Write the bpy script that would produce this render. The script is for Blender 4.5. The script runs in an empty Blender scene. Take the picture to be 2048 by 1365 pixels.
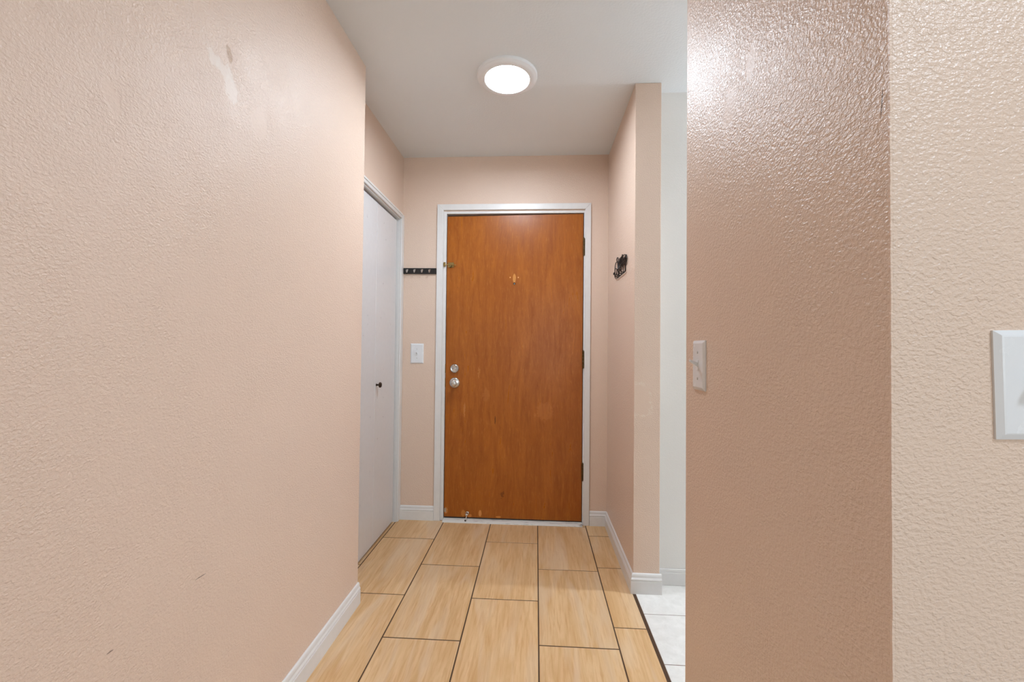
import bpy, bmesh, math, random
from mathutils import Vector, Matrix
random.seed(7)
SC = bpy.context.scene
COL = SC.collection
PI = math.pi

# ---------------------------------------------------------------- camera
F_PX, YAW, PITCH, ROLL, CAM_Z = 845.34, 0.05711, 0.01653, 0.0100, 1.1534
fw = Vector((-math.sin(YAW) * math.cos(PITCH), math.cos(YAW) * math.cos(PITCH), math.sin(PITCH)))
rt = Vector((math.cos(YAW), math.sin(YAW), 0))
up = rt.cross(fw)
r2 = rt * math.cos(ROLL) + up * math.sin(ROLL)
u2 = up * math.cos(ROLL) - rt * math.sin(ROLL)
cam_d = bpy.data.cameras.new('camera')
cam_d.sensor_width = 36
cam_d.lens = F_PX / 2048 * 36
cam_d.clip_start = 0.02
cam = bpy.data.objects.new('camera', cam_d)
COL.objects.link(cam)
M = Matrix((r2, u2, -fw)).transposed().to_4x4()
M.translation = (0, 0, CAM_Z)
cam.matrix_world = M
SC.camera = cam

# ---------------------------------------------------------------- world, daylight, exposure
LAMP_E, LIVING_E, KITCHEN_E, WINDOW_W = 124.0, 126.0, 110.0, 40.0
SC.view_settings.view_transform = 'Standard'
SC.view_settings.look = 'None'
SC.view_settings.gamma = 1.0
SC.view_settings.use_curve_mapping = False
SC.view_settings.exposure = 0.2
wd = bpy.data.worlds.new('world')
SC.world = wd
wd.use_nodes = True
wd.node_tree.nodes['Background'].inputs[0].default_value = (0.75, 0.85, 1.0, 1)
wd.node_tree.nodes['Background'].inputs[1].default_value = 0.8
ld = bpy.data.lights.new('window_daylight', 'AREA')
ld.shape = 'RECTANGLE'
ld.size, ld.size_y = 2.2, 1.5
ld.energy = WINDOW_W
ld.color = (0.80, 0.94, 1.0)
lo = bpy.data.objects.new('window_daylight', ld)
COL.objects.link(lo)
lo.location = (1.15, -3.56, 1.40)
lo.rotation_euler = (PI / 2, 0, 0)      # emits towards +Y, into the room

# ---------------------------------------------------------------- measures of the place (metres)
H = 2.44                      # ceiling
D = 2.806                     # entrance wall
XL, XR = -0.9096, 0.4685      # closet wall, hall right wall
XN, YN = -0.7909, 1.877       # near left wall face and its end
YC, XC2 = 2.052, 0.592        # column front face and its right edge
XS, YS0, YS1 = 0.3806, 0.4754, 1.0987   # near right wall: face, near corner, far end
YW = 2.136                    # white kitchen wall
YB, XE = -3.60, 3.10          # living room back wall and right wall

# ---------------------------------------------------------------- material helpers
class N:
    def __init__(s, name):
        s.m = bpy.data.materials.new(name)
        s.m.use_nodes = True
        s.t = s.m.node_tree
        s.b = s.t.nodes['Principled BSDF']
        s.out = s.t.nodes['Material Output']
    def n(s, typ, **kw):
        x = s.t.nodes.new(typ)
        for k, v in kw.items():
            setattr(x, k, v)
        return x
    def l(s, a, b):
        s.t.links.new(a, b)
    def v(s, sock, val):
        if isinstance(val, bpy.types.NodeSocket):
            s.l(val, sock)
        else:
            sock.default_value = val
    def math(s, op, a, b=None, c=None, clamp=False):
        x = s.n('ShaderNodeMath', operation=op)
        x.use_clamp = clamp
        s.v(x.inputs[0], a)
        if b is not None: s.v(x.inputs[1], b)
        if c is not None: s.v(x.inputs[2], c)
        return x.outputs[0]
    def mix(s, fac, a, b, blend='MIX'):
        x = s.n('ShaderNodeMix', data_type='RGBA', blend_type=blend)
        s.v(x.inputs[0], fac)
        s.v(x.inputs[6], a)
        s.v(x.inputs[7], b)
        return x.outputs[2]
    def noise(s, vec, scale, detail=2, rough=0.5, dist=0.0):
        x = s.n('ShaderNodeTexNoise')
        if vec is not None: s.l(vec, x.inputs['Vector'])
        x.inputs['Scale'].default_value = scale
        x.inputs['Detail'].default_value = detail
        x.inputs['Roughness'].default_value = rough
        x.inputs['Distortion'].default_value = dist
        return x.outputs['Fac']
    def mapping(s, vec, scale=(1, 1, 1), loc=(0, 0, 0)):
        x = s.n('ShaderNodeMapping')
        s.v(x.inputs['Vector'], vec)
        x.inputs['Scale'].default_value = scale
        s.v(x.inputs['Location'], loc)
        return x.outputs[0]
    def rng(s, val, a, b, c=0.0, d=1.0):
        x = s.n('ShaderNodeMapRange')
        s.v(x.inputs[0], val)
        for i, q in enumerate((a, b, c, d)): x.inputs[i + 1].default_value = q
        return x.outputs[0]
    def bump(s, h, strength, dist):
        x = s.n('ShaderNodeBump')
        s.v(x.inputs['Strength'], strength)
        x.inputs['Distance'].default_value = dist
        s.l(h, x.inputs['Height'])
        s.l(x.outputs[0], s.b.inputs['Normal'])
    def set(s, **kw):
        for k, v in kw.items():
            s.v(s.b.inputs[k.replace('_', ' ')], v)
        return s

def C(r, g, b):
    """sRGB 0-255 to linear"""
    f = lambda c: (c / 255 / 12.92) if c / 255 <= 0.04045 else ((c / 255 + 0.055) / 1.055) ** 2.4
    return (f(r), f(g), f(b), 1)

def plain(name, col, rough=0.5, metal=0.0, spec=0.5, coat=0.0, wear=0.04, bump=0.0):
    s = N(name)
    tc = s.n('ShaderNodeTexCoord').outputs['Object']
    f = s.noise(tc, 35, 3)
    dark = tuple(c * (1 - wear * 2) for c in col[:3]) + (1,)
    s.set(Base_Color=s.mix(f, dark, col), Metallic=metal)
    s.b.inputs['Specular IOR Level'].default_value = spec
    s.b.inputs['Coat Weight'].default_value = coat
    s.set(Roughness=s.rng(f, 0.2, 0.8, rough * 0.88, min(1, rough * 1.12)))
    if bump: s.bump(s.noise(tc, 220, 2), bump, 0.0006)
    return s.m

PAINT = C(230, 205, 186)

def paint(name, axes, patches=(), col=PAINT, rough=0.355, strength=0.88, scale=215.0):
    """orange-peel wall paint; patches = (a, b, ra, rb, kind, warp) in the wall's own plane"""
    s = N(name)
    tc = s.n('ShaderNodeTexCoord').outputs['Object']
    sq = s.mapping(tc, (0.85, 0.85, 1.1))
    n1 = s.rng(s.noise(sq, scale, 2.0, 0.5, 0.2), 0.34, 0.68)
    n2 = s.noise(sq, scale * 2.4, 1.0)
    n3 = s.noise(tc, 9.0, 2.0)
    h = s.math('ADD', s.math('MULTIPLY', n1, 0.75), s.math('MULTIPLY', n2, 0.22))
    h = s.math('MULTIPLY', h, s.rng(n3, 0.3, 0.7, 0.75, 1.1))
    base = s.mix(s.noise(tc, 2.2, 3), tuple(c * 0.955 for c in col[:3]) + (1,), col)
    rgh = s.rng(n1, 0, 1, rough * 1.05, rough * 0.95)
    if patches:
        sep = s.n('ShaderNodeSeparateXYZ')
        s.l(tc, sep.inputs[0])
        A, B = sep.outputs[axes[0]], sep.outputs[axes[1]]
        w1 = s.math('SUBTRACT', s.noise(tc, 30, 5, 0.7), 0.5)
        w2 = s.math('SUBTRACT', s.noise(s.mapping(tc, (1, 1, 1), (3.1, 1.7, 5.3)), 30, 5, 0.7), 0.5)
        for (a, b, ra, rb, kind, warp, slant) in patches:
            da = s.math('ADD', s.math('SUBTRACT', A, a), s.math('MULTIPLY', w1, warp))
            db = s.math('ADD', s.math('SUBTRACT', B, b), s.math('MULTIPLY', w2, warp))
            if slant: da = s.math('ADD', da, s.math('MULTIPLY', db, slant))
            da = s.math('DIVIDE', da, ra)
            db = s.math('DIVIDE', db, rb)
            d2 = s.math('ADD', s.math('MULTIPLY', da, da), s.math('MULTIPLY', db, db))
            if kind == 'rim':
                d2 = s.math('ADD', s.math('POWER', s.math('ABSOLUTE', da), 5.0), s.math('POWER', s.math('ABSOLUTE', db), 5.0))
            m = s.rng(d2, 1.25, 0.6)
            gate = 1.0
            if kind == 'rim':          # only the narrow end face, not the long side
                gate = s.math('LESS_THAN', sep.outputs[1], YC + 0.001)
                m = s.math('MULTIPLY', m, gate)
            if kind in ('smooth', 'filler', 'rim'):
                h = s.math('MULTIPLY', h, s.math('SUBTRACT', 1.0, s.math('MULTIPLY', m, 0.72)))
                rgh = s.math('ADD', rgh, s.math('MULTIPLY', m, 0.12))
            if kind == 'filler':
                base = s.mix(s.math('MULTIPLY', m, 0.45), base, C(236, 226, 216))
            elif kind == 'tan':
                base = s.mix(s.math('MULTIPLY', m, 0.8), base, C(186, 150, 118))
            elif kind == 'dark':
                base = s.mix(s.math('MULTIPLY', m, 0.75), base, C(96, 74, 58))
            elif kind == 'rim':
                ring = s.math('MULTIPLY', s.rng(d2, 1.9, 1.1), s.rng(d2, 0.35, 0.9))
                base = s.mix(s.math('MULTIPLY', s.math('MULTIPLY', s.math('MULTIPLY', ring, gate), s.rng(s.noise(tc, 60, 3), 0.4, 0.62)), 0.5), base, C(240, 228, 212))
    s.set(Base_Color=base, Roughness=rgh)
    s.b.inputs['Specular IOR Level'].default_value = 0.5
    s.bump(h, strength, 0.0013)
    return s.m

def mat_tile(name, c1, c2, c3, rough, veins=True):
    s = N(name)
    tc = s.n('ShaderNodeTexCoord').outputs['Object']
    oi = s.n('ShaderNodeObjectInfo').outputs['Random']
    off = s.n('ShaderNodeCombineXYZ')
    s.l(s.math('MULTIPLY', oi, 37.0), off.inputs[0])
    s.l(s.math('MULTIPLY', oi, 91.0), off.inputs[1])
    if veins:
        a = s.noise(s.mapping(tc, (26, 2.4, 1), off.outputs[0]), 1.0, 4, 0.62, 0.9)
        b = s.noise(s.mapping(tc, (110, 7.0, 1), off.outputs[0]), 1.0, 3, 0.6, 0.5)
        c = s.noise(s.mapping(tc, (9, 1.2, 1), off.outputs[0]), 1.0, 2, 0.5, 1.4)
        col = s.mix(s.rng(a, 0.34, 0.68), c1, c2)
        col = s.mix(s.math('MULTIPLY', s.rng(b, 0.48, 0.72), 0.7), col, c3)
        col = s.mix(s.math('MULTIPLY', s.rng(c, 0.5, 0.66), 0.4), col, C(228, 206, 178))
    else:
        a = s.noise(s.mapping(tc, (1, 1, 1), off.outputs[0]), 22.0, 5, 0.62, 0.6)
        b = s.noise(s.mapping(tc, (1, 1, 1), off.outputs[0]), 120.0, 2, 0.6)
        col = s.mix(s.rng(a, 0.35, 0.66), c1, c2)
        col = s.mix(s.math('MULTIPLY', s.rng(b, 0.62, 0.75), 0.4), col, c3)
    tone = s.rng(oi, 0, 1, 0.95, 1.03)
    hsv = s.n('ShaderNodeHueSaturation')
    s.l(col, hsv.inputs['Color'])
    s.l(tone, hsv.inputs['Value'])
    s.set(Base_Color=hsv.outputs[0], Roughness=s.rng(a, 0.3, 0.7, rough * 0.85, rough * 1.2))
    s.bump(a, 0.12, 0.0006)
    return s.m

def mat_wood():
    s = N('door_veneer')
    tc = s.n('ShaderNodeTexCoord').outputs['Object']
    warp = s.n('ShaderNodeTexNoise')
    s.l(s.mapping(tc, (2.2, 1, 0.8)), warp.inputs['Vector'])
    warp.inputs['Scale'].default_value = 1.6
    warp.inputs['Detail'].default_value = 3
    vm = s.n('ShaderNodeVectorMath', operation='MULTIPLY_ADD')
    s.l(warp.outputs['Color'], vm.inputs[0])
    vm.inputs[1].default_value = (0.10, 0.0, 0.05)
    s.l(tc, vm.inputs[2])
    p = vm.outputs[0]
    a = s.noise(s.mapping(p, (30, 1, 3.6)), 1.0, 4, 0.62, 0.8)
    b = s.noise(s.mapping(p, (170, 1, 17)), 1.0, 3, 0.62, 0.2)
    c = s.noise(s.mapping(p, (5, 1, 1.1)), 1.0, 3, 0.55, 0.8)
    e = s.noise(s.mapping(p, (300, 1, 36)), 1.0, 2, 0.5)
    col = s.mix(s.rng(a, 0.28, 0.74), C(146, 76, 15), C(180, 106, 36))
    col = s.mix(s.math('MULTIPLY', s.rng(c, 0.35, 0.7), 0.55), col, C(148, 78, 20))
    col = s.mix(s.math('MULTIPLY', s.rng(b, 0.55, 0.8), 0.5), col, C(206, 138, 68))
    col = s.mix(s.math('MULTIPLY', s.rng(e, 0.60, 0.78), 0.5), col, C(100, 48, 10))
    sep = s.n('ShaderNodeSeparateXYZ')
    s.l(tc, sep.inputs[0])
    A, B = sep.outputs[0], sep.outputs[2]
    w1 = s.math('SUBTRACT', s.noise(tc, 60, 3), 0.5)
    marks = [(-0.149, 1.618, 0.0105, 0.032, C(214, 150, 78), 0.85, 0.004),     # where a knocker once sat
             (-0.177, 1.625, 0.004, 0.0045, C(236, 186, 130), 0.9, 0.001),
             (-0.123, 1.625, 0.004, 0.0045, C(236, 186, 130), 0.9, 0.001),
             (-0.268, 0.672, 0.0028, 0.030, C(58, 26, 8), 0.85, 0.003),        # dark scratch
             (-0.475, 0.050, 0.014, 0.022, C(196, 124, 56), 0.9, 0.012),        # chips along the bottom
             (-0.362, 0.052, 0.010, 0.022, C(214, 146, 80), 0.9, 0.006),
             (-0.430, 0.034, 0.012, 0.010, C(204, 128, 60), 0.85, 0.01),
             (-0.240, 0.032, 0.018, 0.007, C(206, 134, 62), 0.9, 0.006),
             (-0.592, 0.065, 0.010, 0.022, C(206, 146, 92), 0.8, 0.014),
             (-0.330, 0.840, 0.020, 0.050, C(190, 122, 66), 0.25, 0.05),
             (-0.475, 0.735, 0.005, 0.050, C(214, 150, 94), 0.35, 0.02),
             (-0.380, 0.985, 0.006, 0.040, C(206, 140, 80), 0.3, 0.03),
             (0.060, 0.735, 0.060, 0.060, C(196, 124, 66), 0.25, 0.10),
             (-0.215, 0.18, 0.012, 0.02, C(64, 30, 10), 0.45, 0.05)]
    for (x, z, rx, rz, cc, amt, wp) in marks:
        da = s.math('DIVIDE', s.math('ADD', s.math('SUBTRACT', A, x), s.math('MULTIPLY', w1, wp)), rx)
        db = s.math('DIVIDE', s.math('ADD', s.math('SUBTRACT', B, z), s.math('MULTIPLY', w1, wp)), rz)
        d2 = s.math('ADD', s.math('MULTIPLY', da, da), s.math('MULTIPLY', db, db))
        col = s.mix(s.math('MULTIPLY', s.rng(d2, 1.2, 0.7), amt), col, cc)
    s.set(Base_Color=col, Roughness=s.rng(a, 0.3, 0.7, 0.36, 0.27))
    s.b.inputs['Specular IOR Level'].default_value = 0.35
    s.bump(s.math('ADD', b, s.math('MULTIPLY', a, 0.6)), 0.12, 0.0006)
    return s.m

def mat_threshold():
    s = N('threshold_worn_metal')
    tc = s.n('ShaderNodeTexCoord').outputs['Object']
    a = s.noise(s.mapping(tc, (6, 40, 40)), 1.0, 4, 0.65)
    m = s.rng(a, 0.36, 0.46)
    s.set(Base_Color=s.mix(m, C(170, 166, 160), C(226, 225, 220)), Metallic=s.math('SUBTRACT', 1.0, m, clamp=True), Roughness=0.36)
    return s.m

def emis(name, col, e):
    s = N(name)
    s.set(Base_Color=(0.9, 0.9, 0.9, 1), Roughness=0.4)
    s.b.inputs['Emission Color'].default_value = col
    s.b.inputs['Emission Strength'].default_value = e
    return s.m

MAT = {}
MAT['paint_left'] = paint('peach_paint_left', (1, 2), [
    (1.010, 1.848, 0.030, 0.026, 'filler', 0.10, 0.2),
    (1.035, 1.815, 0.026, 0.030, 'filler', 0.10, 0),
    (0.978, 1.852, 0.024, 0.020, 'filler', 0.09, 0),
    (1.027, 1.900, 0.011, 0.020, 'tan', 0.015, 0.3),
    (1.150, 1.790, 0.032, 0.050, 'smooth', 0.06, 0),
    (0.736, 1.608, 0.016, 0.034, 'smooth', 0.02, 0.3),
    (0.970, 0.602, 0.016, 0.0012, 'dark', 0.006, 0),
    (0.757, 0.577, 0.007, 0.0014, 'dark', 0.006, 0)])
MAT['paint_hall'] = paint('peach_paint_hall', (0, 2), [])
MAT['paint_column'] = paint('peach_paint_column', (0, 2), [
    (0.496, 0.912, 0.050, 0.074, 'rim', 0.055, 0.08)])
MAT['paint_right'] = paint('peach_paint_right', (1, 2), [
    (0.775, 1.675, 0.016, 0.034, 'smooth', 0.03, 0.2),
    (0.860, 1.640, 0.026, 0.040, 'smooth', 0.06, 0),
    (0.682, 1.537, 0.0013, 0.007, 'dark', 0.002, 0.2),
    (0.487, 1.43, 0.0012, 0.016, 'dark', 0.003, 0.1)])
MAT['ceiling'] = paint('ceiling_paint', (0, 1), [], col=C(233, 236, 237), rough=0.75, strength=0.35, scale=130)
MAT['kitchen'] = paint('kitchen_white_paint', (0, 2), [], col=C(236, 233, 228), rough=0.4, strength=0.15)
MAT['trim'] = plain('white_trim_paint', C(232, 230, 228), 0.32, bump=0.05)
MAT['closet'] = plain('white_closet_paint', C(226, 225, 226), 0.30, bump=0.04)
MAT['dark'] = plain('closet_shade_dark', C(60, 56, 52), 0.8)  # closet's inner shade is put into the wall colour
MAT['track'] = plain('gap_shade_dark', C(24, 21, 20), 0.6)  # near-black colour standing for shade in the closet track and door gaps
MAT['grout'] = plain('dark_brown_grout', C(88, 66, 50), 0.9, spec=0.2, wear=0.1)
MAT['grout_white'] = plain('brown_grout_thin', C(128, 104, 90), 0.9, spec=0.2)
MAT['tile'] = mat_tile('travertine_plank_tile', C(208, 166, 116), C(228, 192, 146), C(198, 146, 94), 0.42)
MAT['tile_white'] = mat_tile('white_stone_tile', C(240, 237, 232), C(228, 225, 219), C(206, 202, 196), 0.35, False)
MAT['carpet'] = plain('living_carpet', C(196, 184, 168), 0.95, spec=0.1, bump=0.5)
MAT['wood'] = mat_wood()
MAT['chrome'] = plain('satin_nickel', C(206, 204, 200), 0.24, 1.0)
MAT['brass'] = plain('aged_brass', C(176, 156, 104), 0.34, 1.0, wear=0.15)
MAT['hinge'] = plain('tarnished_hinge', C(120, 100, 70), 0.4, 1.0, wear=0.3)
MAT['black'] = plain('black_board', C(26, 23, 22), 0.5)
MAT['iron'] = plain('black_wire', C(22, 20, 19), 0.42, 0.3)
MAT['bronze'] = plain('dark_bronze', C(70, 56, 46), 0.3, 1.0)
MAT['rubber'] = plain('grey_rubber', C(70, 66, 62), 0.8)
MAT['switch'] = plain('white_switch_plastic', C(233, 234, 236), 0.26, wear=0.01)
MAT['screw'] = plain('painted_screw', C(196, 194, 190), 0.4)
MAT['lamp_ring'] = plain('white_lamp_ring', C(240, 241, 242), 0.4, wear=0.01)
MAT['lamp'] = emis('lamp_diffuser', (0.87, 0.98, 1.10, 1), LAMP_E)
MAT['living_lamp'] = emis('living_diffuser', (0.84, 0.98, 1.14, 1), LIVING_E)
MAT['kitchen_lamp'] = emis('kitchen_diffuser', (0.88, 0.98, 1.09, 1), KITCHEN_E)
MAT['threshold'] = mat_threshold()
MAT['lens'] = plain('peephole_glass', C(214, 220, 224), 0.08, 0.2)
g = N('window_glass')
g.set(Base_Color=(0.95, 0.97, 1, 1), Roughness=0.02)
g.b.inputs['Transmission Weight'].default_value = 1.0
MAT['glass'] = g.m

# ---------------------------------------------------------------- mesh helpers
class B:
    def __init__(s):
        s.bm = bmesh.new()
    def box(s, x0, x1, y0, y1, z0, z1, bev=0.0, seg=1):
        vs = [s.bm.verts.new(p) for p in ((x0, y0, z0), (x1, y0, z0), (x1, y1, z0), (x0, y1, z0), (x0, y0, z1), (x1, y0, z1), (x1, y1, z1), (x0, y1, z1))]
        fs = [s.bm.faces.new([vs[i] for i in q]) for q in ((3, 2, 1, 0), (4, 5, 6, 7), (0, 1, 5, 4), (1, 2, 6, 5), (2, 3, 7, 6), (3, 0, 4, 7))]
        if bev:
            es = list({e for f in fs for e in f.edges})
            bmesh.ops.bevel(s.bm, geom=es, offset=bev, segments=seg, affect='EDGES', profile=0.5)
        return s
    def lathe(s, prof, seg=32, origin=(0, 0, 0), axis='Z'):
        """prof = [(r, h)]; h runs along the axis"""
        ox, oy, oz = origin
        rings = []
        for r, h in prof:
            ring = []
            for i in range(seg):
                a = 2 * PI * i / seg
                c, d = r * math.cos(a), r * math.sin(a)
                p = {'Z': (c, d, h), 'Y': (c, h, d), '-Y': (c, -h, d), 'X': (h, c, d), '-X': (-h, c, d)}[axis]
                ring.append(s.bm.verts.new((p[0] + ox, p[1] + oy, p[2] + oz)))
            rings.append(ring)
        for a, b in zip(rings, rings[1:]):
            for i in range(seg):
                j = (i + 1) % seg
                s.bm.faces.new((a[i], a[j], b[j], b[i]))
        s.bm.faces.new(rings[0][::-1])
        s.bm.faces.new(rings[-1])
        return s
    def tube(s, pts, r, seg=8, radii=None):
        pts = [Vector(p) for p in pts]
        rings = []
        nrm = None
        for i, p in enumerate(pts):
            t = (pts[min(i + 1, len(pts) - 1)] - pts[max(i - 1, 0)])
            if t.length < 1e-9: t = Vector((0, 0, 1))
            t.normalize()
            if nrm is None:
                nrm = t.cross(Vector((1, 0, 0)) if abs(t.x) < 0.8 else Vector((0, 1, 0))).normalized()
            else:
                nrm = (nrm - t * nrm.dot(t))
                nrm.normalize()
            bn = t.cross(nrm)
            rr = radii[i] if radii else r
            rings.append([s.bm.verts.new(p + (nrm * math.cos(2 * PI * k / seg) + bn * math.sin(2 * PI * k / seg)) * rr) for k in range(seg)])
        for a, b in zip(rings, rings[1:]):
            for i in range(seg):
                j = (i + 1) % seg
                s.bm.faces.new((a[i], a[j], b[j], b[i]))
        s.bm.faces.new(rings[0][::-1])
        s.bm.faces.new(rings[-1])
        return s
    def extrude_profile(s, prof, p0, p1, out, m0=0.0, m1=0.0):
        """prof = [(distance from wall, height)] swept from p0 to p1 along the floor; m = mitre per unit of depth"""
        p0, p1, out = Vector(p0), Vector(p1), Vector(out)
        t = (p1 - p0).normalized()
        A = [s.bm.verts.new(p0 + out * d + Vector((0, 0, z)) + t * (d * m0)) for d, z in prof]
        Bv = [s.bm.verts.new(p1 + out * d + Vector((0, 0, z)) + t * (d * m1)) for d, z in prof]
        n = len(prof)
        for i in range(n):
            j = (i + 1) % n
            s.bm.faces.new((A[i], A[j], Bv[j], Bv[i]))
        s.bm.faces.new(A[::-1])
        s.bm.faces.new(Bv)
        return s
    def poly(s, pts, depth):
        """closed outline (3-D points) extruded by the vector depth"""
        a = [s.bm.verts.new(p) for p in pts]
        b = [s.bm.verts.new(Vector(p) + Vector(depth)) for p in pts]
        n = len(a)
        s.bm.faces.new(a[::-1])
        s.bm.faces.new(b)
        for i in range(n):
            j = (i + 1) % n
            s.bm.faces.new((a[i], a[j], b[j], b[i]))
        return s
    def mesh(s, name, mat, smooth=False):
        bmesh.ops.recalc_face_normals(s.bm, faces=s.bm.faces[:])
        me = bpy.data.meshes.new(name)
        s.bm.to_mesh(me)
        s.bm.free()
        me.materials.append(MAT[mat])
        if smooth:
            me.polygons.foreach_set('use_smooth', [True] * len(me.polygons))
            me.set_sharp_from_angle(angle=math.radians(38))
        return me
    def obj(s, name, mat, parent=None, smooth=False, loc=None, rot=None):
        return link(name, s.mesh(name, mat, smooth), parent, loc, rot)

def link(name, data, parent=None, loc=None, rot=None):
    o = bpy.data.objects.new(name, data)
    COL.objects.link(o)
    if parent: o.parent = parent
    if loc: o.location = loc
    if rot: o.rotation_euler = rot
    return o

def tag(o, label, cat, group=None, kind=None):
    if label: o['label'] = label
    if cat: o['category'] = cat
    if group: o['group'] = group
    if kind: o['kind'] = kind
    return o

def struct(o, label=None, cat=None):
    return tag(o, label, cat, kind='structure')

def thing(name, label, cat, loc, rot=(0, 0, 0), group=None):
    return tag(link(name, None, None, loc, rot), label, cat, group)

def copy_tree(root, loc, rot, label):
    c = root.copy()
    COL.objects.link(c)
    c.location, c.rotation_euler = loc, rot
    c['label'] = label
    for ch in list(root.children):
        d = ch.copy()
        COL.objects.link(d)
        d.parent = c
        for gr in list(ch.children):
            e = gr.copy()
            COL.objects.link(e)
            e.parent = d
    return c

# ---------------------------------------------------------------- floor: planks of tile with dark grout
fl = struct(B().box(-1.62, 0.478, 0.10, D + 0.30, -0.06, -0.0009).obj('floor', 'grout'),
            'hallway floor of beige wood-look tiles with dark brown grout', 'floor')
GX, GY = 0.0026, 0.0024      # half joints
def tile(x0, x1, y0, y1, mat, parent, g=(GX, GY)):
    x0 += g[0]; x1 -= g[0]; y0 += g[1]; y1 -= g[1]
    if x1 - x0 < 0.004 or y1 - y0 < 0.004: return
    cx, cy = (x0 + x1) / 2, (y0 + y1) / 2
    c = 0.0012
    b = B()
    zz = random.uniform(-0.0002, 0.0002)
    lo_, hi = [], []
    for sx, sy in ((-1, -1), (1, -1), (1, 1), (-1, 1)):
        lo_.append(b.bm.verts.new((sx * (x1 - x0) / 2, sy * (y1 - y0) / 2, -0.0035)))
    mid = [b.bm.verts.new((v.co.x, v.co.y, -c * 0.7 + zz)) for v in lo_]
    for sx, sy in ((-1, -1), (1, -1), (1, 1), (-1, 1)):
        hi.append(b.bm.verts.new((sx * ((x1 - x0) / 2 - c), sy * ((y1 - y0) / 2 - c), zz)))
    for p, q in ((lo_, mid), (mid, hi)):
        for i in range(4):
            b.bm.faces.new((p[i], p[(i + 1) % 4], q[(i + 1) % 4], q[i]))
    b.bm.faces.new(hi)
    b.bm.faces.new(lo_[::-1])
    return b.obj('tile', mat, parent, loc=(cx, cy, 0))
CX = [-0.9155, -0.600, -0.287, 0.0205, 0.331, 0.467]
ROWS = [[D, 2.530, 1.955, 1.385, 0.815, 0.245],
        [2.806, 2.777, 2.234, 1.667, 1.100, 0.533],
        [D, 2.519, 1.952, 1.385, 0.815, 0.245],
        [2.806, 2.774, 2.231, 1.664, 1.097, 0.530],
        [D, 2.645, 2.269, 1.791, 1.225, 0.660]]
for k in range(5):
    ys = ROWS[k] + [0.12]
    for a, b_ in zip(ys, ys[1:]):
        tile(CX[k], CX[k + 1], b_, a, 'tile', fl)
for a, b_ in ((2.806, 2.205), (2.205, 1.90)):
    tile(-0.9155 - 0.11, -0.9155, b_, a, 'tile', fl)

fk = struct(B().box(0.4785, XE, 0.60, YW, -0.06, -0.0009).obj('floor_kitchen', 'grout_white'),
            'kitchen floor of white stone tiles beside the hall', 'floor')
ky = [YW, 1.892, 1.597, 1.302, 1.007, 0.712, 0.605]
kx = [0.4785 + 0.297 * i for i in range(9)] + [XE]
for i in range(len(kx) - 1):
    for j in range(len(ky) - 1):
        tile(kx[i], kx[i + 1], ky[j + 1], ky[j], 'tile_white', fk, (0.0013, 0.0013))

struct(B().box(XN, XE, YB, 0.10, -0.06, 0.0).obj('floor_living', 'carpet'), 'pale carpet of the living room behind', 'floor')

# ---------------------------------------------------------------- ceiling and walls
struct(B().box(-1.62, XE + 0.12, YB - 0.12, D + 0.12, H, H + 0.08).obj('ceiling', 'ceiling'), 'plain off-white ceiling above the entry hall', 'ceiling')
struct(B().box(XL - 0.003, XN, YB, YN, -0.05, H, 0.0025, 2).obj('wall_left', 'paint_left'), 'long peach textured wall on the left with patched spots', 'wall')
# closet wall with its opening
CY0, CY1, CZ = 1.985, 2.757, 2.008
b = B()
b.box(XL - 0.11, XL, CY1, D, -0.05, H)
b.box(XL - 0.11, XL, YN, CY0, -0.05, H)
b.box(XL - 0.11, XL, CY0, CY1, CZ, H)
struct(b.obj('wall_closet', 'paint_hall'), 'peach wall above and around the white closet door', 'wall')
b = B()
b.box(-1.62, -1.58, YN - 0.2, D, -0.05, H)
b.box(-1.58, XL - 0.11, YN - 0.2, YN - 0.16, -0.05, H)
struct(b.obj('wall_closet_inside', 'dark'), 'inside of the closet in a dark colour standing for shade', 'wall')
# entrance wall with the door opening
OX0, OX1, OZ = -0.629, 0.330, 2.070
b = B()
b.box(-1.62, OX0, D, D + 0.12, -0.05, H)
b.box(OX1, XC2, D, D + 0.12, -0.05, H)
b.box(OX0, OX1, D, D + 0.12, OZ, H)
struct(b.obj('wall_back', 'paint_hall'), 'peach end wall around the wooden entrance door', 'wall')
struct(B().box(XR, XC2, YC, D, -0.05, H, 0.0025, 2).obj('wall_right', 'paint_column'), 'peach hall wall on the right ending in a narrow patched face', 'wall')
struct(B().box(XC2, XE, YW, YW + 0.12, -0.05, H).obj('wall_kitchen', 'kitchen'), 'white kitchen wall seen through the gap', 'wall')
# near right wall: short return towards the hall and a long face towards the camera
b = B()
pts = [(XS, YS0), (XE, YS0), (XE, YS0 + 0.12), (XS + 0.12, YS0 + 0.12), (XS + 0.12, YS1), (XS, YS1)]
b.poly([(x, y, -0.05) for x, y in pts], (0, 0, H + 0.05))
ve = [e for e in b.bm.edges if abs(e.verts[0].co.z - e.verts[1].co.z) > 1 and abs(e.verts[0].co.x - XS) < 1e-4]
bmesh.ops.bevel(b.bm, geom=ve, offset=0.0022, segments=2, affect='EDGES', profile=0.5)
nw = struct(b.obj('wall_near_right', 'paint_right'), 'near peach wall on the right with a sharp outside corner', 'wall')
nw.data.materials.append(MAT['kitchen'])
for f in nw.data.polygons:
    if (f.normal.y > 0.9 and f.center.y < YS0 + 0.2) or (f.normal.x > 0.9 and f.center.x < XE - 0.1): f.material_index = 1
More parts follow.
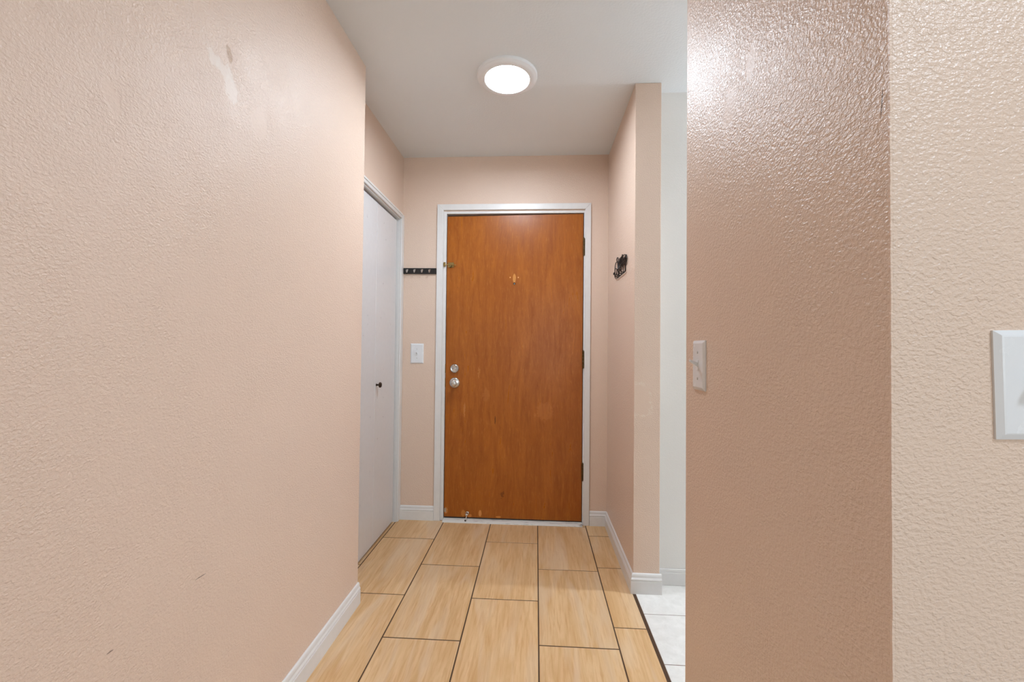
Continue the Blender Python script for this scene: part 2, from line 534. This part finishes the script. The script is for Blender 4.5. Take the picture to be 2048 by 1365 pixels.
# the corner bead shows as an uneven raised seam
b = B()
A1, A2, A3 = [], [], []
zz = -0.0
while zz < H:
    j = random.uniform(-1, 1)
    w = 0.0042 + 0.0006 * j + (0.004 if abs(zz - 1.587) < 0.008 else 0)
    A1.append(b.bm.verts.new((XS + 0.0005, YS0 + w + 0.001, zz)))
    A2.append(b.bm.verts.new((XS - 0.0011 - 0.0002 * j, YS0 - 0.0003 + 0.0003 * random.uniform(-1, 1), zz)))
    A3.append(b.bm.verts.new((XS + 0.003 + 0.0012 * random.random(), YS0 + 0.0004, zz)))
    zz += random.uniform(0.006, 0.016)
for L1, L2 in ((A1, A2), (A2, A3)):
    for i in range(len(L1) - 1):
        b.bm.faces.new((L1[i], L1[i + 1], L2[i + 1], L2[i]))
b.obj('corner_bead', 'paint_right', nw)
struct(B().box(XE, XE + 0.12, YS0 + 0.06, YW + 0.12, -0.05, H).obj('wall_kitchen_side', 'kitchen'), 'white side wall of the kitchen', 'wall')
struct(B().box(XE, XE + 0.12, YB, YS0 + 0.06, -0.05, H).obj('wall_living_side', 'paint_hall'), 'peach far side wall of the living room', 'wall')
WX0, WX1, WZ0, WZ1 = 0.05, 2.25, 0.65, 2.15
b = B()
b.box(XL, WX0, YB - 0.12, YB, -0.05, H)
b.box(WX1, XE, YB - 0.12, YB, -0.05, H)
b.box(WX0, WX1, YB - 0.12, YB, -0.05, WZ0)
b.box(WX0, WX1, YB - 0.12, YB, WZ1, H)
struct(b.obj('wall_living_back', 'paint_hall'), 'peach back wall with the living room window', 'wall')
w = struct(link('window_1', None, None, ((WX0 + WX1) / 2, YB - 0.06, WZ0)), 'wide living room window behind the viewer', 'window')
hw, hh = (WX1 - WX0) / 2, WZ1 - WZ0
b = B()
b.box(-hw, -hw + 0.05, -0.04, 0.02, 0, hh); b.box(hw - 0.05, hw, -0.04, 0.02, 0, hh)
b.box(-hw + 0.05, hw - 0.05, -0.04, 0.02, 0, 0.05); b.box(-hw + 0.05, hw - 0.05, -0.04, 0.02, hh - 0.05, hh)
b.box(-0.025, 0.025, -0.04, 0.02, 0.05, hh - 0.05)
b.obj('window_frame', 'trim', w)
for sx in (-1, 1):
    x0, x1 = sorted((sx * 0.025, sx * (hw - 0.05)))
    B().box(x0, x1, -0.012, -0.008, 0.05, hh - 0.05).obj('pane', 'glass', w)

# ---------------------------------------------------------------- baseboards
BP = [(0, 0), (0.013, 0), (0.013, 0.058), (0.0100, 0.0600), (0.0125, 0.0635), (0.0125, 0.068), (0.0085, 0.075), (0.0078, 0.084), (0.006, 0.090), (0.002, 0.0935), (0, 0.0935)]
struct(B().extrude_profile(BP, (XN, YB, 0), (XN, YN + 0.0005, 0), (1, 0, 0)).obj('baseboard_left', 'trim'), 'white moulded baseboard along the left wall', 'baseboard')
struct(B().extrude_profile(BP, (XL + 0.011, D, 0), (-0.672, D, 0), (0, -1, 0)).obj('baseboard_back_left', 'trim'), 'short white baseboard between closet trim and door trim', 'baseboard')
struct(B().extrude_profile(BP, (0.356, D, 0), (XR, D, 0), (0, -1, 0), 0, -1).obj('baseboard_back_right', 'trim'), 'very short white baseboard right of the door trim', 'baseboard')
struct(B().extrude_profile(BP, (XR, D, 0), (XR, YC, 0), (-1, 0, 0), 1, 1).obj('baseboard_right', 'trim'), 'white baseboard running along the right hall wall', 'baseboard')
struct(B().extrude_profile(BP, (XR, YC, 0), (XC2 + 0.008, YC, 0), (0, -1, 0), -1, 0).obj('baseboard_column', 'trim'), 'white baseboard across the narrow wall end', 'baseboard')
b = B()
b.box(XC2, XE, YW - 0.012, YW, 0.0, 0.062, 0.0015)
b.box(XC2, XE, YW - 0.009, YW, 0.062, 0.078, 0.0015)
struct(b.obj('baseboard_kitchen', 'trim'), 'plain white baseboard of the kitchen wall', 'baseboard')

# ---------------------------------------------------------------- entrance door
TX0, TX1, TZ = -0.6715, 0.3545, 2.1155
t1 = struct(link('trim_1', None, None, (TX0, D, 0)), 'white painted trim framing the wooden entrance door', 'trim')
CT = 0.013
def board(name, pts, parent, off):
    b = B().poly([(x - off[0], -CT, z) for x, z in pts], (0, CT, 0))
    es = [e for e in b.bm.edges if abs(e.verts[0].co.y + CT) < 1e-5 and abs(e.verts[1].co.y + CT) < 1e-5]
    bmesh.ops.bevel(b.bm, geom=es, offset=0.002, segments=2, affect='EDGES', profile=0.5)
    return b.obj(name, 'trim', parent)
IX0, IX1, IZ = -0.629, 0.3165, 2.076
board('casing_board', [(TX0, 0), (IX0, 0), (IX0, IZ), (TX0, TZ)], t1, (TX0,))
board('casing_board', [(IX1, 0), (TX1, 0), (TX1, TZ), (IX1, IZ)], t1, (TX0,))
board('casing_board', [(TX0, TZ), (IX0, IZ), (IX1, IZ), (TX1, TZ)], t1, (TX0,))
t2 = struct(link('trim_2', None, None, (OX0, D, 0)), 'white door jamb around the wooden entrance door', 'trim')
JX0, JX1, JZ = -0.6085, 0.3100, 2.054
b = B(); b.box(0, JX0 - OX0, -0.0005, 0.118, 0, OZ, 0.001)
b.obj('jamb_post', 'trim', t2)
b = B(); b.box(JX1 - OX0, OX1 - OX0, -0.0005, 0.118, 0, OZ, 0.001)
b.obj('jamb_post', 'trim', t2)
B().box(JX0 - OX0, JX1 - OX0, -0.0005, 0.118, JZ, OZ, 0.001).obj('jamb_head', 'trim', t2)
for a, c_ in ((JX0, JX0 + 0.012), (JX1 - 0.012, JX1)):
    B().box(a - OX0, c_ - OX0, 0.050, 0.085, 0, JZ).obj('stop_strip', 'track', t2)  # stops coloured near-black so the gaps behind the leaf read as shade
B().box(JX0 + 0.012 - OX0, JX1 - 0.012 - OX0, 0.050, 0.085, JZ - 0.022, JZ).obj('stop_strip', 'track', t2)
# strike plates let into the left jamb
for z in (0.917, 1.012):
    B().box(JX0 - OX0, JX0 - OX0 + 0.0015, 0.004, 0.03, z - 0.03, z + 0.03).obj('strike_plate', 'brass', t2)

d1 = struct(link('door_1', None, None, (-0.1495, D, 0)), 'flush orange-brown wooden entrance door with worn lower edge', 'door')
LX0, LX1 = -0.6045, 0.3065
FY = 0.004      # front face of the leaf behind the wall plane
b = B()
b.poly([(LX0, FY, 0.024), (LX1, FY, 0.021), (LX1 - 0.001, FY, 2.0485), (LX0 - 0.001, FY, 2.0365)], (0, 0.044, 0))
es = [e for e in b.bm.edges if abs(e.verts[0].co.y - FY) < 1e-5 and abs(e.verts[1].co.y - FY) < 1e-5]
bmesh.ops.bevel(b.bm, geom=es, offset=0.0015, segments=1, affect='EDGES')
leaf = b.obj('door_leaf', 'wood', d1, loc=(0.1495, 0, 0))
dx = lambda x: x + 0.1495
# deadbolt
bolt = B().lathe([(0.031, 0), (0.031, 0.004), (0.028, 0.010), (0.024, 0.0125), (0.0225, 0.0118), (0.012, 0.0118)], 40, (0, 0, 0), '-Y').obj('deadbolt', 'chrome', d1, True, (dx(-0.5435), FY, 1.012))
bolt['label'] = 'round satin nickel deadbolt'
B().box(-0.0150, 0.0150, -0.028, -0.010, -0.0055, 0.0055, 0.003, 2).obj('thumb_turn', 'chrome', bolt, True, rot=(0, 0.06, 0))
# knob
kn = B().lathe([(0.035, 0), (0.0355, 0.003), (0.033, 0.008), (0.027, 0.011), (0.014, 0.013), (0.0105, 0.024), (0.0105, 0.034), (0.0165, 0.040), (0.0212, 0.048), (0.0220, 0.056), (0.0205, 0.063), (0.0150, 0.067), (0.009, 0.0675)], 40, (0, 0, 0), '-Y').obj('door_knob', 'chrome', d1, True, (dx(-0.5425), FY, 0.917))
kn['label'] = 'round satin nickel door knob'
B().box(-0.006, 0.006, -0.077, -0.066, -0.0022, 0.0022, 0.0015, 2).obj('turn_button', 'chrome', kn, True)
# hinges
for z0, z1 in ((1.768, 1.884), (1.025, 1.137), (0.290, 0.400)):
    h = B().lathe([(0.0055, z) for z in (-0.057, -0.0345)], 12, (0, 0, 0)).obj('hinge', 'hinge', d1, True, (dx(0.3085), -0.0035, (z0 + z1) / 2))
    for k in range(1, 5):
        a = -0.057 + 0.0228 * k
        B().lathe([(0.0055, a + 0.0008), (0.0055, a + 0.022)], 12).obj('knuckle', 'hinge', h, True)
    B().lathe([(0.0042, 0.057), (0.0046, 0.060), (0.002, 0.063)], 10).obj('pin', 'hinge', h, True)
    B().box(0.003, 0.0145, 0.0015, 0.0031, -0.057, 0.057).obj('hinge_leaf', 'hinge', h)
# peephole
ph = B().lathe([(0.0078, 0), (0.0078, 0.002), (0.0058, 0.0032), (0.0056, 0.0012), (0.003, 0.0012)], 24, (0, 0, 0), '-Y').obj('peephole', 'black', d1, True, (dx(-0.1490), FY, 1.583))
B().lathe([(0.0030, 0.0010), (0.0026, 0.0022), (0.001, 0.0028)], 16, (0, 0, -0.0016), '-Y').obj('lens', 'lens', ph, True)
# swing bar guard at the latch side
sg = B().box(-0.019, 0.021, -0.003, 0, -0.016, 0.017, 0.001).obj('swing_guard', 'brass', d1, False, (dx(-0.579), FY, 1.708))
sg['label'] = 'small brass swing-bar guard'
B().lathe([(0.010, 0.003), (0.010, 0.008), (0.006, 0.012)], 20, (0, 0, -0.004), '-Y').obj('pivot', 'brass', sg, True)
B().tube([(-0.034, -0.018, 0.0015), (-0.02, -0.014, 0.0), (0.0, -0.013, -0.001), (0.02, -0.013, -0.002), (0.037, -0.012, -0.0025)], 0.0024, 8, [0.004, 0.0024, 0.0024, 0.0024, 0.0034]).obj('bar', 'brass', sg, True)
B().tube([(0.006, -0.011, -0.004), (0.008, -0.014, -0.012), (0.002, -0.012, -0.019), (-0.005, -0.010, -0.017)], 0.0022, 8).obj('catch', 'hinge', sg, True)
for z in (0.010, -0.004):
    B().box(-0.046, -0.032, -0.018, -0.016, z - 0.0045, z + 0.0045, 0.001).obj('keeper', 'brass', sg)
B().box(-0.046, -0.034, -0.017, -0.0045, -0.012, 0.017, 0.001).obj('keeper_plate', 'brass', sg)
# kick-down stop at the foot of the door
ks = B().lathe([(0.011, 0), (0.011, 0.002), (0.006, 0.005), (0.0045, 0.018), (0.007, 0.022), (0.0092, 0.027), (0.0085, 0.033), (0.004, 0.036)], 20, (0, 0, 0), '-Y').obj('door_stop', 'chrome', d1, True, (dx(-0.447), FY, 0.052))
B().tube([(0, -0.020, -0.003), (-0.003, -0.024, -0.018), (-0.007, -0.030, -0.034)], 0.0032, 10).obj('stop_arm', 'chrome', ks, True)
B().tube([(-0.007, -0.030, -0.034), (-0.009, -0.033, -0.042)], 0.0055, 12).obj('stop_tip', 'rubber', ks, True)
B().box(LX0 + 0.1515, LX1 + 0.1475, FY + 0.006, FY + 0.036, 0.0150, 0.0235).obj('gap_shade_strip', 'track', d1)  # dark strip added under the leaf as the shade of the bottom gap
# scuffed metal guard chip at the lower latch corner
B().box(-0.006, 0.006, -0.0012, 0, -0.012, 0.014, 0.001).obj('corner_plate', 'chrome', d1, False, (dx(-0.597), FY, 0.066))

# threshold
b = B()
b.extrude_profile([(0.0, 0), (0.034, 0), (0.031, 0.007), (0.018, 0.0135), (-0.06, 0.0145), (-0.06, 0)], (JX0 + 0.001, D, 0), (JX1 - 0.001, D, 0), (0, -1, 0))
struct(b.obj('trim_3', 'threshold', None, True), 'scuffed metal threshold strip under the wooden door', 'threshold')

# ---------------------------------------------------------------- closet door and its trim
t4 = struct(link('trim_4', None, None, (XL, CY1, 0)), 'narrow white trim around the closet door', 'trim')
def side_board(name, y0, y1, z0, z1, d=0.011):
    b = B()
    b.box(0, d, y0 - CY1, y1 - CY1, z0, z1, 0.002, 2)
    return b.obj(name, 'trim', t4)
side_board('casing_board', CY1 + 0.002, D - 0.0015, 0, 2.042)
side_board('casing_board', CY0 - 0.045, CY0 - 0.002, 0, 2.042)
side_board('casing_board', CY0 - 0.002, CY1 + 0.002, 2.012, 2.042)
for y0, y1, z0, z1 in ((CY1 - 0.003, CY1 + 0.001, 0, CZ), (CY0 - 0.001, CY0 + 0.003, 0, CZ), (CY0 + 0.003, CY1 - 0.003, CZ - 0.003, CZ + 0.001)):
    B().box(-0.1, 0.0008, y0 - CY1, y1 - CY1, z0, z1).obj('jamb_board', 'trim', t4)
B().box(0.011, 0.015, CY0 - CY1, 0.0, 2.030, 2.042, 0.001).obj('casing_lip', 'trim', t4)
d2 = struct(link('door_2', None, None, (XL - 0.019, CY0, 0)), 'white two-panel bifold closet door with a dark knob', 'door')
FOLD = 2.397
for y0, y1 in ((CY0 + 0.007, FOLD - 0.0012), (FOLD + 0.0012, CY1 - 0.019)):
    B().box(-0.03, 0, y0 - CY0, y1 - CY0, 0.011, 1.992, 0.0018, 2).obj('bifold_panel', 'closet', d2)
B().box(-0.032, -0.014, 0.004, CY1 - CY0 - 0.004, 1.9925, 2.0045).obj('track', 'track', d2)  # track coloured near-black for the shade of the top gap
k2 = B().lathe([(0.0075, 0), (0.0075, 0.002), (0.005, 0.004), (0.0045, 0.013), (0.010, 0.0165), (0.0155, 0.019), (0.0165, 0.024), (0.013, 0.029), (0.006, 0.031)], 24, (0, 0, 0), 'X').obj('closet_knob', 'bronze', d2, True, (0, 2.421 - CY0, 0.930))
k2['label'] = 'small dark bronze knob'

# ---------------------------------------------------------------- ceiling lamp
def flush_lamp(label, loc, glow):
    lamp = thing('ceiling_light', label, 'lamp', loc, group='round flush ceiling lights')
    B().lathe([(0.1425, 0), (0.1425, -0.006), (0.1405, -0.012), (0.138, -0.0135), (0.1355, -0.014), (0.132, -0.0175), (0.122, -0.0200), (0.1085, -0.0215), (0.1050, -0.0205), (0.1042, -0.0085), (0.05, -0.0085)], 96).obj('ring', 'lamp_ring', lamp, True)
    B().lathe([(0.1040, -0.0087), (0.1038, -0.0097), (0.09, -0.0101), (0.05, -0.0103), (0.01, -0.0104)], 96).obj('diffuser', glow, lamp, True)
flush_lamp('round white flush ceiling light glowing above the hall', (-0.148, 1.972, H), 'lamp')
flush_lamp('round flush ceiling light of the living room behind the viewer', (1.10, -0.35, H), 'living_lamp')

# ---------------------------------------------------------------- light switches
def make_switch(name, label, w, h, loc, rot, toggle=1.0):
    """built lying in its own XZ plane, facing -Y"""
    t = thing(name, label, 'light switch', loc, rot, 'toggle light switches')
    b = B()
    d, bv = 0.0062, 0.0062
    o = [(-w / 2, 0, -h / 2), (w / 2, 0, -h / 2), (w / 2, 0, h / 2), (-w / 2, 0, h / 2)]
    lv = []
    for dd, ins in ((0, 0), (-0.0022, 0), (-d + 0.0006, bv - 0.0008), (-d, bv + 0.0008)):
        lv.append([b.bm.verts.new((x - math.copysign(ins, x), dd, z - math.copysign(ins, z))) for x, y, z in o])
    for p, q in zip(lv, lv[1:]):
        for i in range(4):
            b.bm.faces.new((p[i], p[(i + 1) % 4], q[(i + 1) % 4], q[i]))
    b.bm.faces.new(lv[-1]); b.bm.faces.new(lv[0][::-1])
    b.obj('plate', 'switch', t)
    B().box(-0.0054, 0.0054, -d - 0.0010, -d + 0.001, -0.0122, 0.0122, 0.0006).obj('collar', 'switch', t)
    B().poly([(-0.0038, -d, -0.004), (-0.0038, -d, 0.006), (-0.0030, -d - 0.017, 0.0135), (-0.0030, -d - 0.0185, 0.0085)], (0.0070, 0, 0)).obj('toggle', 'switch', t)
    for s_ in (-1, 1):
        B().lathe([(0.0034, 0), (0.0032, 0.0010), (0.002, 0.0014)], 14, (0, -d, s_ * 0.0302), '-Y').obj('screw', 'screw', t, True)
    return t
make_switch('light_switch', 'white toggle switch on the end wall left of the wooden door', 0.0885, 0.1335, (-0.799, D, 1.110), (0, 0, 0))
make_switch('light_switch', 'white toggle switch seen edge-on near the free end of the right wall', 0.0705, 0.115, (XS, 1.005, 1.1175), (0, 0, -PI / 2))
make_switch('light_switch', 'large white switch plate cut off by the right picture edge', 0.0705, 0.1145, (0.5167, YS0, 1.1205), (0, -0.022, 0))

# ---------------------------------------------------------------- black coat hook rail
rail = thing('hook_rail', 'black board with four small silver hooks beside the closet door', 'hook rail', (-0.7865, D, 1.6655))
B().box(-0.1115, 0.1115, -0.012, 0, -0.0193, 0.0193, 0.0012).obj('board', 'black', rail, rot=(0, 0.004, 0))
for i, x in enumerate((-0.868, -0.8175, -0.767, -0.716)):
    b = B()
    cx = x + 0.7865
    prof = [(-0.012, 0.0095, 0.0060), (-0.0155, 0.0098, 0.0060), (-0.019, 0.006, 0.0054), (-0.021, -0.001, 0.0043), (-0.0235, -0.009, 0.0034), (-0.029, -0.0135, 0.0028), (-0.036, -0.0125, 0.0026), (-0.0405, -0.0075, 0.0026), (-0.0415, -0.001, 0.0028), (-0.0410, 0.003, 0.0024)]
    L, R_ = [], []
    for k, (y, z, hw_) in enumerate(prof):
        y2, z2 = prof[min(k + 1, len(prof) - 1)][:2]
        y1, z1 = prof[max(k - 1, 0)][:2]
        tv = Vector((0, y2 - y1, z2 - z1)).normalized()
        nv = Vector((0, -tv.z, tv.y)) * 0.0011
        L.append([b.bm.verts.new((cx + sx * hw_, y + sn * nv.y, z + sn * nv.z)) for sx, sn in ((-1, -1), (1, -1), (1, 1), (-1, 1))])
    for p, q in zip(L, L[1:]):
        for k in range(4):
            b.bm.faces.new((p[k], p[(k + 1) % 4], q[(k + 1) % 4], q[k]))
    b.bm.faces.new(L[0]); b.bm.faces.new(L[-1][::-1])
    b.obj('hook', 'chrome', rail, True)

# ---------------------------------------------------------------- black wire key rack on the right wall
rack = thing('key_rack', 'black wire key rack with looping script on the right wall', 'key rack', (XR, 2.57, 1.56))
# strokes in rack coordinates: s runs towards the camera, z up from the underline; wall at x = 0
def P(s, z, d=0.006):
    return (-d, -s, z)
def smooth_path(pts, n=6):
    out = []
    for i in range(len(pts) - 1):
        p0, p1, p2, p3 = [Vector(pts[max(0, min(len(pts) - 1, i + k))]) for k in (-1, 0, 1, 2)]
        for k in range(n):
            t = k / n
            out.append(0.5 * ((2 * p1) + (p2 - p0) * t + (2 * p0 - 5 * p1 + 4 * p2 - p3) * t * t + (3 * p1 - p0 - 3 * p2 + p3) * t ** 3))
    out.append(Vector(pts[-1]))
    return out
def wire(name, pts, r=0.0021, mat='iron'):
    return B().tube(smooth_path(pts), r, 7).obj(name, mat, rack, True)
# underline with its curled ring at the far end
ring = [P(0.004 + 0.007 * math.cos(a), 0.046 + 0.006 * math.sin(a)) for a in [x * PI / 5 for x in range(0, 11)]]
wire('underline', [P(0.338, 0.052), P(0.339, 0.02), P(0.335, 0.003), P(0.31, 0.0), P(0.25, 0.001), P(0.17, 0.001), P(0.11, 0.0015), P(0.07, 0.006), P(0.042, 0.021), P(0.031, 0.043), P(0.022, 0.050), P(0.011, 0.046)], 0.0023)
wire('curl', ring, 0.0022)
# tall swash initial
wire('letter_stroke', [P(0.115, 0.095), P(0.092, 0.108), P(0.105, 0.119), P(0.125, 0.118), P(0.138, 0.104), P(0.118, 0.090), P(0.085, 0.100), P(0.062, 0.094), P(0.048, 0.078), P(0.060, 0.066), P(0.090, 0.060), P(0.105, 0.048), P(0.09, 0.030), P(0.060, 0.028), P(0.042, 0.042), P(0.041, 0.06), P(0.046, 0.08)], 0.0024)
wire('letter_stroke', [P(0.045, 0.038), P(0.075, 0.028), P(0.105, 0.017), P(0.130, 0.011), P(0.150, 0.020), P(0.135, 0.038), P(0.12, 0.052)], 0.0024)
# cursive letters
def stroke(s0, pts, sc=1.0, r=0.0029):
    hz = 0.056 if s0 < 0.33 else 0.040
    wire('letter_stroke', [P(s0 + a * sc, 0.044 + b * hz) for a, b in pts], r)
W_ = [(0, .9), (.006, .2), (.014, .02), (.022, .3), (.025, .8), (.027, .3), (.034, .02), (.043, .3), (.047, .9), (.052, .75)]
E_ = [(0, .45), (.012, .5), (.022, .75), (.017, .98), (.006, .85), (.003, .4), (.010, .05), (.022, .08), (.030, .3)]
T_ = [(0, .3), (.006, .75), (.010, 1.0), (.009, .5), (.012, .1), (.020, .05), (.028, .3)]
H_ = [(0, .2), (.010, .95), (.004, 1.05), (.003, .5), (.004, .02), (.010, .5), (.018, .62), (.022, .3), (.025, .03), (.033, .2)]
O_ = [(.014, .62), (.004, .5), (.002, .2), (.010, .02), (.020, .15), (.020, .5), (.012, .64), (.028, .55)]
M_ = [(0, .6), (.003, .02), (.009, .55), (.015, .5), (.017, .02), (.023, .55), (.030, .5), (.032, .06), (.040, .2)]
for s0, g_, sc in ((0.128, W_, 1), (0.172, E_, 1.1), (0.200, E_, 1.1), (0.228, T_, 1.1), (0.250, H_, 1.1), (0.280, O_, 1.05), (0.303, M_, 1), (0.336, E_, 1.0)):
    stroke(s0, g_, sc)
wire('letter_stroke', [P(0.150, 0.062), P(0.20, 0.058), P(0.25, 0.060), P(0.30, 0.062), P(0.345, 0.058)], 0.0026)
wire('letter_stroke', [P(0.140, 0.088), P(0.19, 0.094), P(0.24, 0.092), P(0.29, 0.096), P(0.335, 0.088), P(0.362, 0.072), P(0.366, 0.058), P(0.350, 0.046), P(0.325, 0.043), P(0.29, 0.042), P(0.24, 0.041), P(0.19, 0.042), P(0.155, 0.040)], 0.0026)
# four hooks hanging down and bending out from the wall
for s0 in (0.172, 0.226, 0.281, 0.328):
    wire('hook', [P(s0, 0.050), P(s0, 0.020), P(s0, 0.004, 0.007), P(s0, -0.002, 0.014), P(s0, 0.000, 0.024), P(s0, 0.007, 0.030), P(s0, 0.013, 0.031)], 0.0023)
# stand-offs that carry it on the wall
for s0, z0 in ((0.06, 0.066), (0.345, 0.058)):
    B().tube([(0, -s0, z0), (-0.007, -s0, z0)], 0.003, 10).obj('standoff', 'iron', rack, True)

# ---------------------------------------------------------------- kitchen strip light (lights the gap on the right)
kl = thing('kitchen_light', 'white strip light on the kitchen wall out of view', 'lamp', (1.75, YW, 2.10))
B().box(-0.32, 0.32, -0.075, 0, 0.0, 0.06, 0.004).obj('housing', 'trim', kl)
B().box(-0.30, 0.30, -0.150, -0.076, 0.006, 0.054, 0.01, 2).obj('diffuser', 'kitchen_lamp', kl)
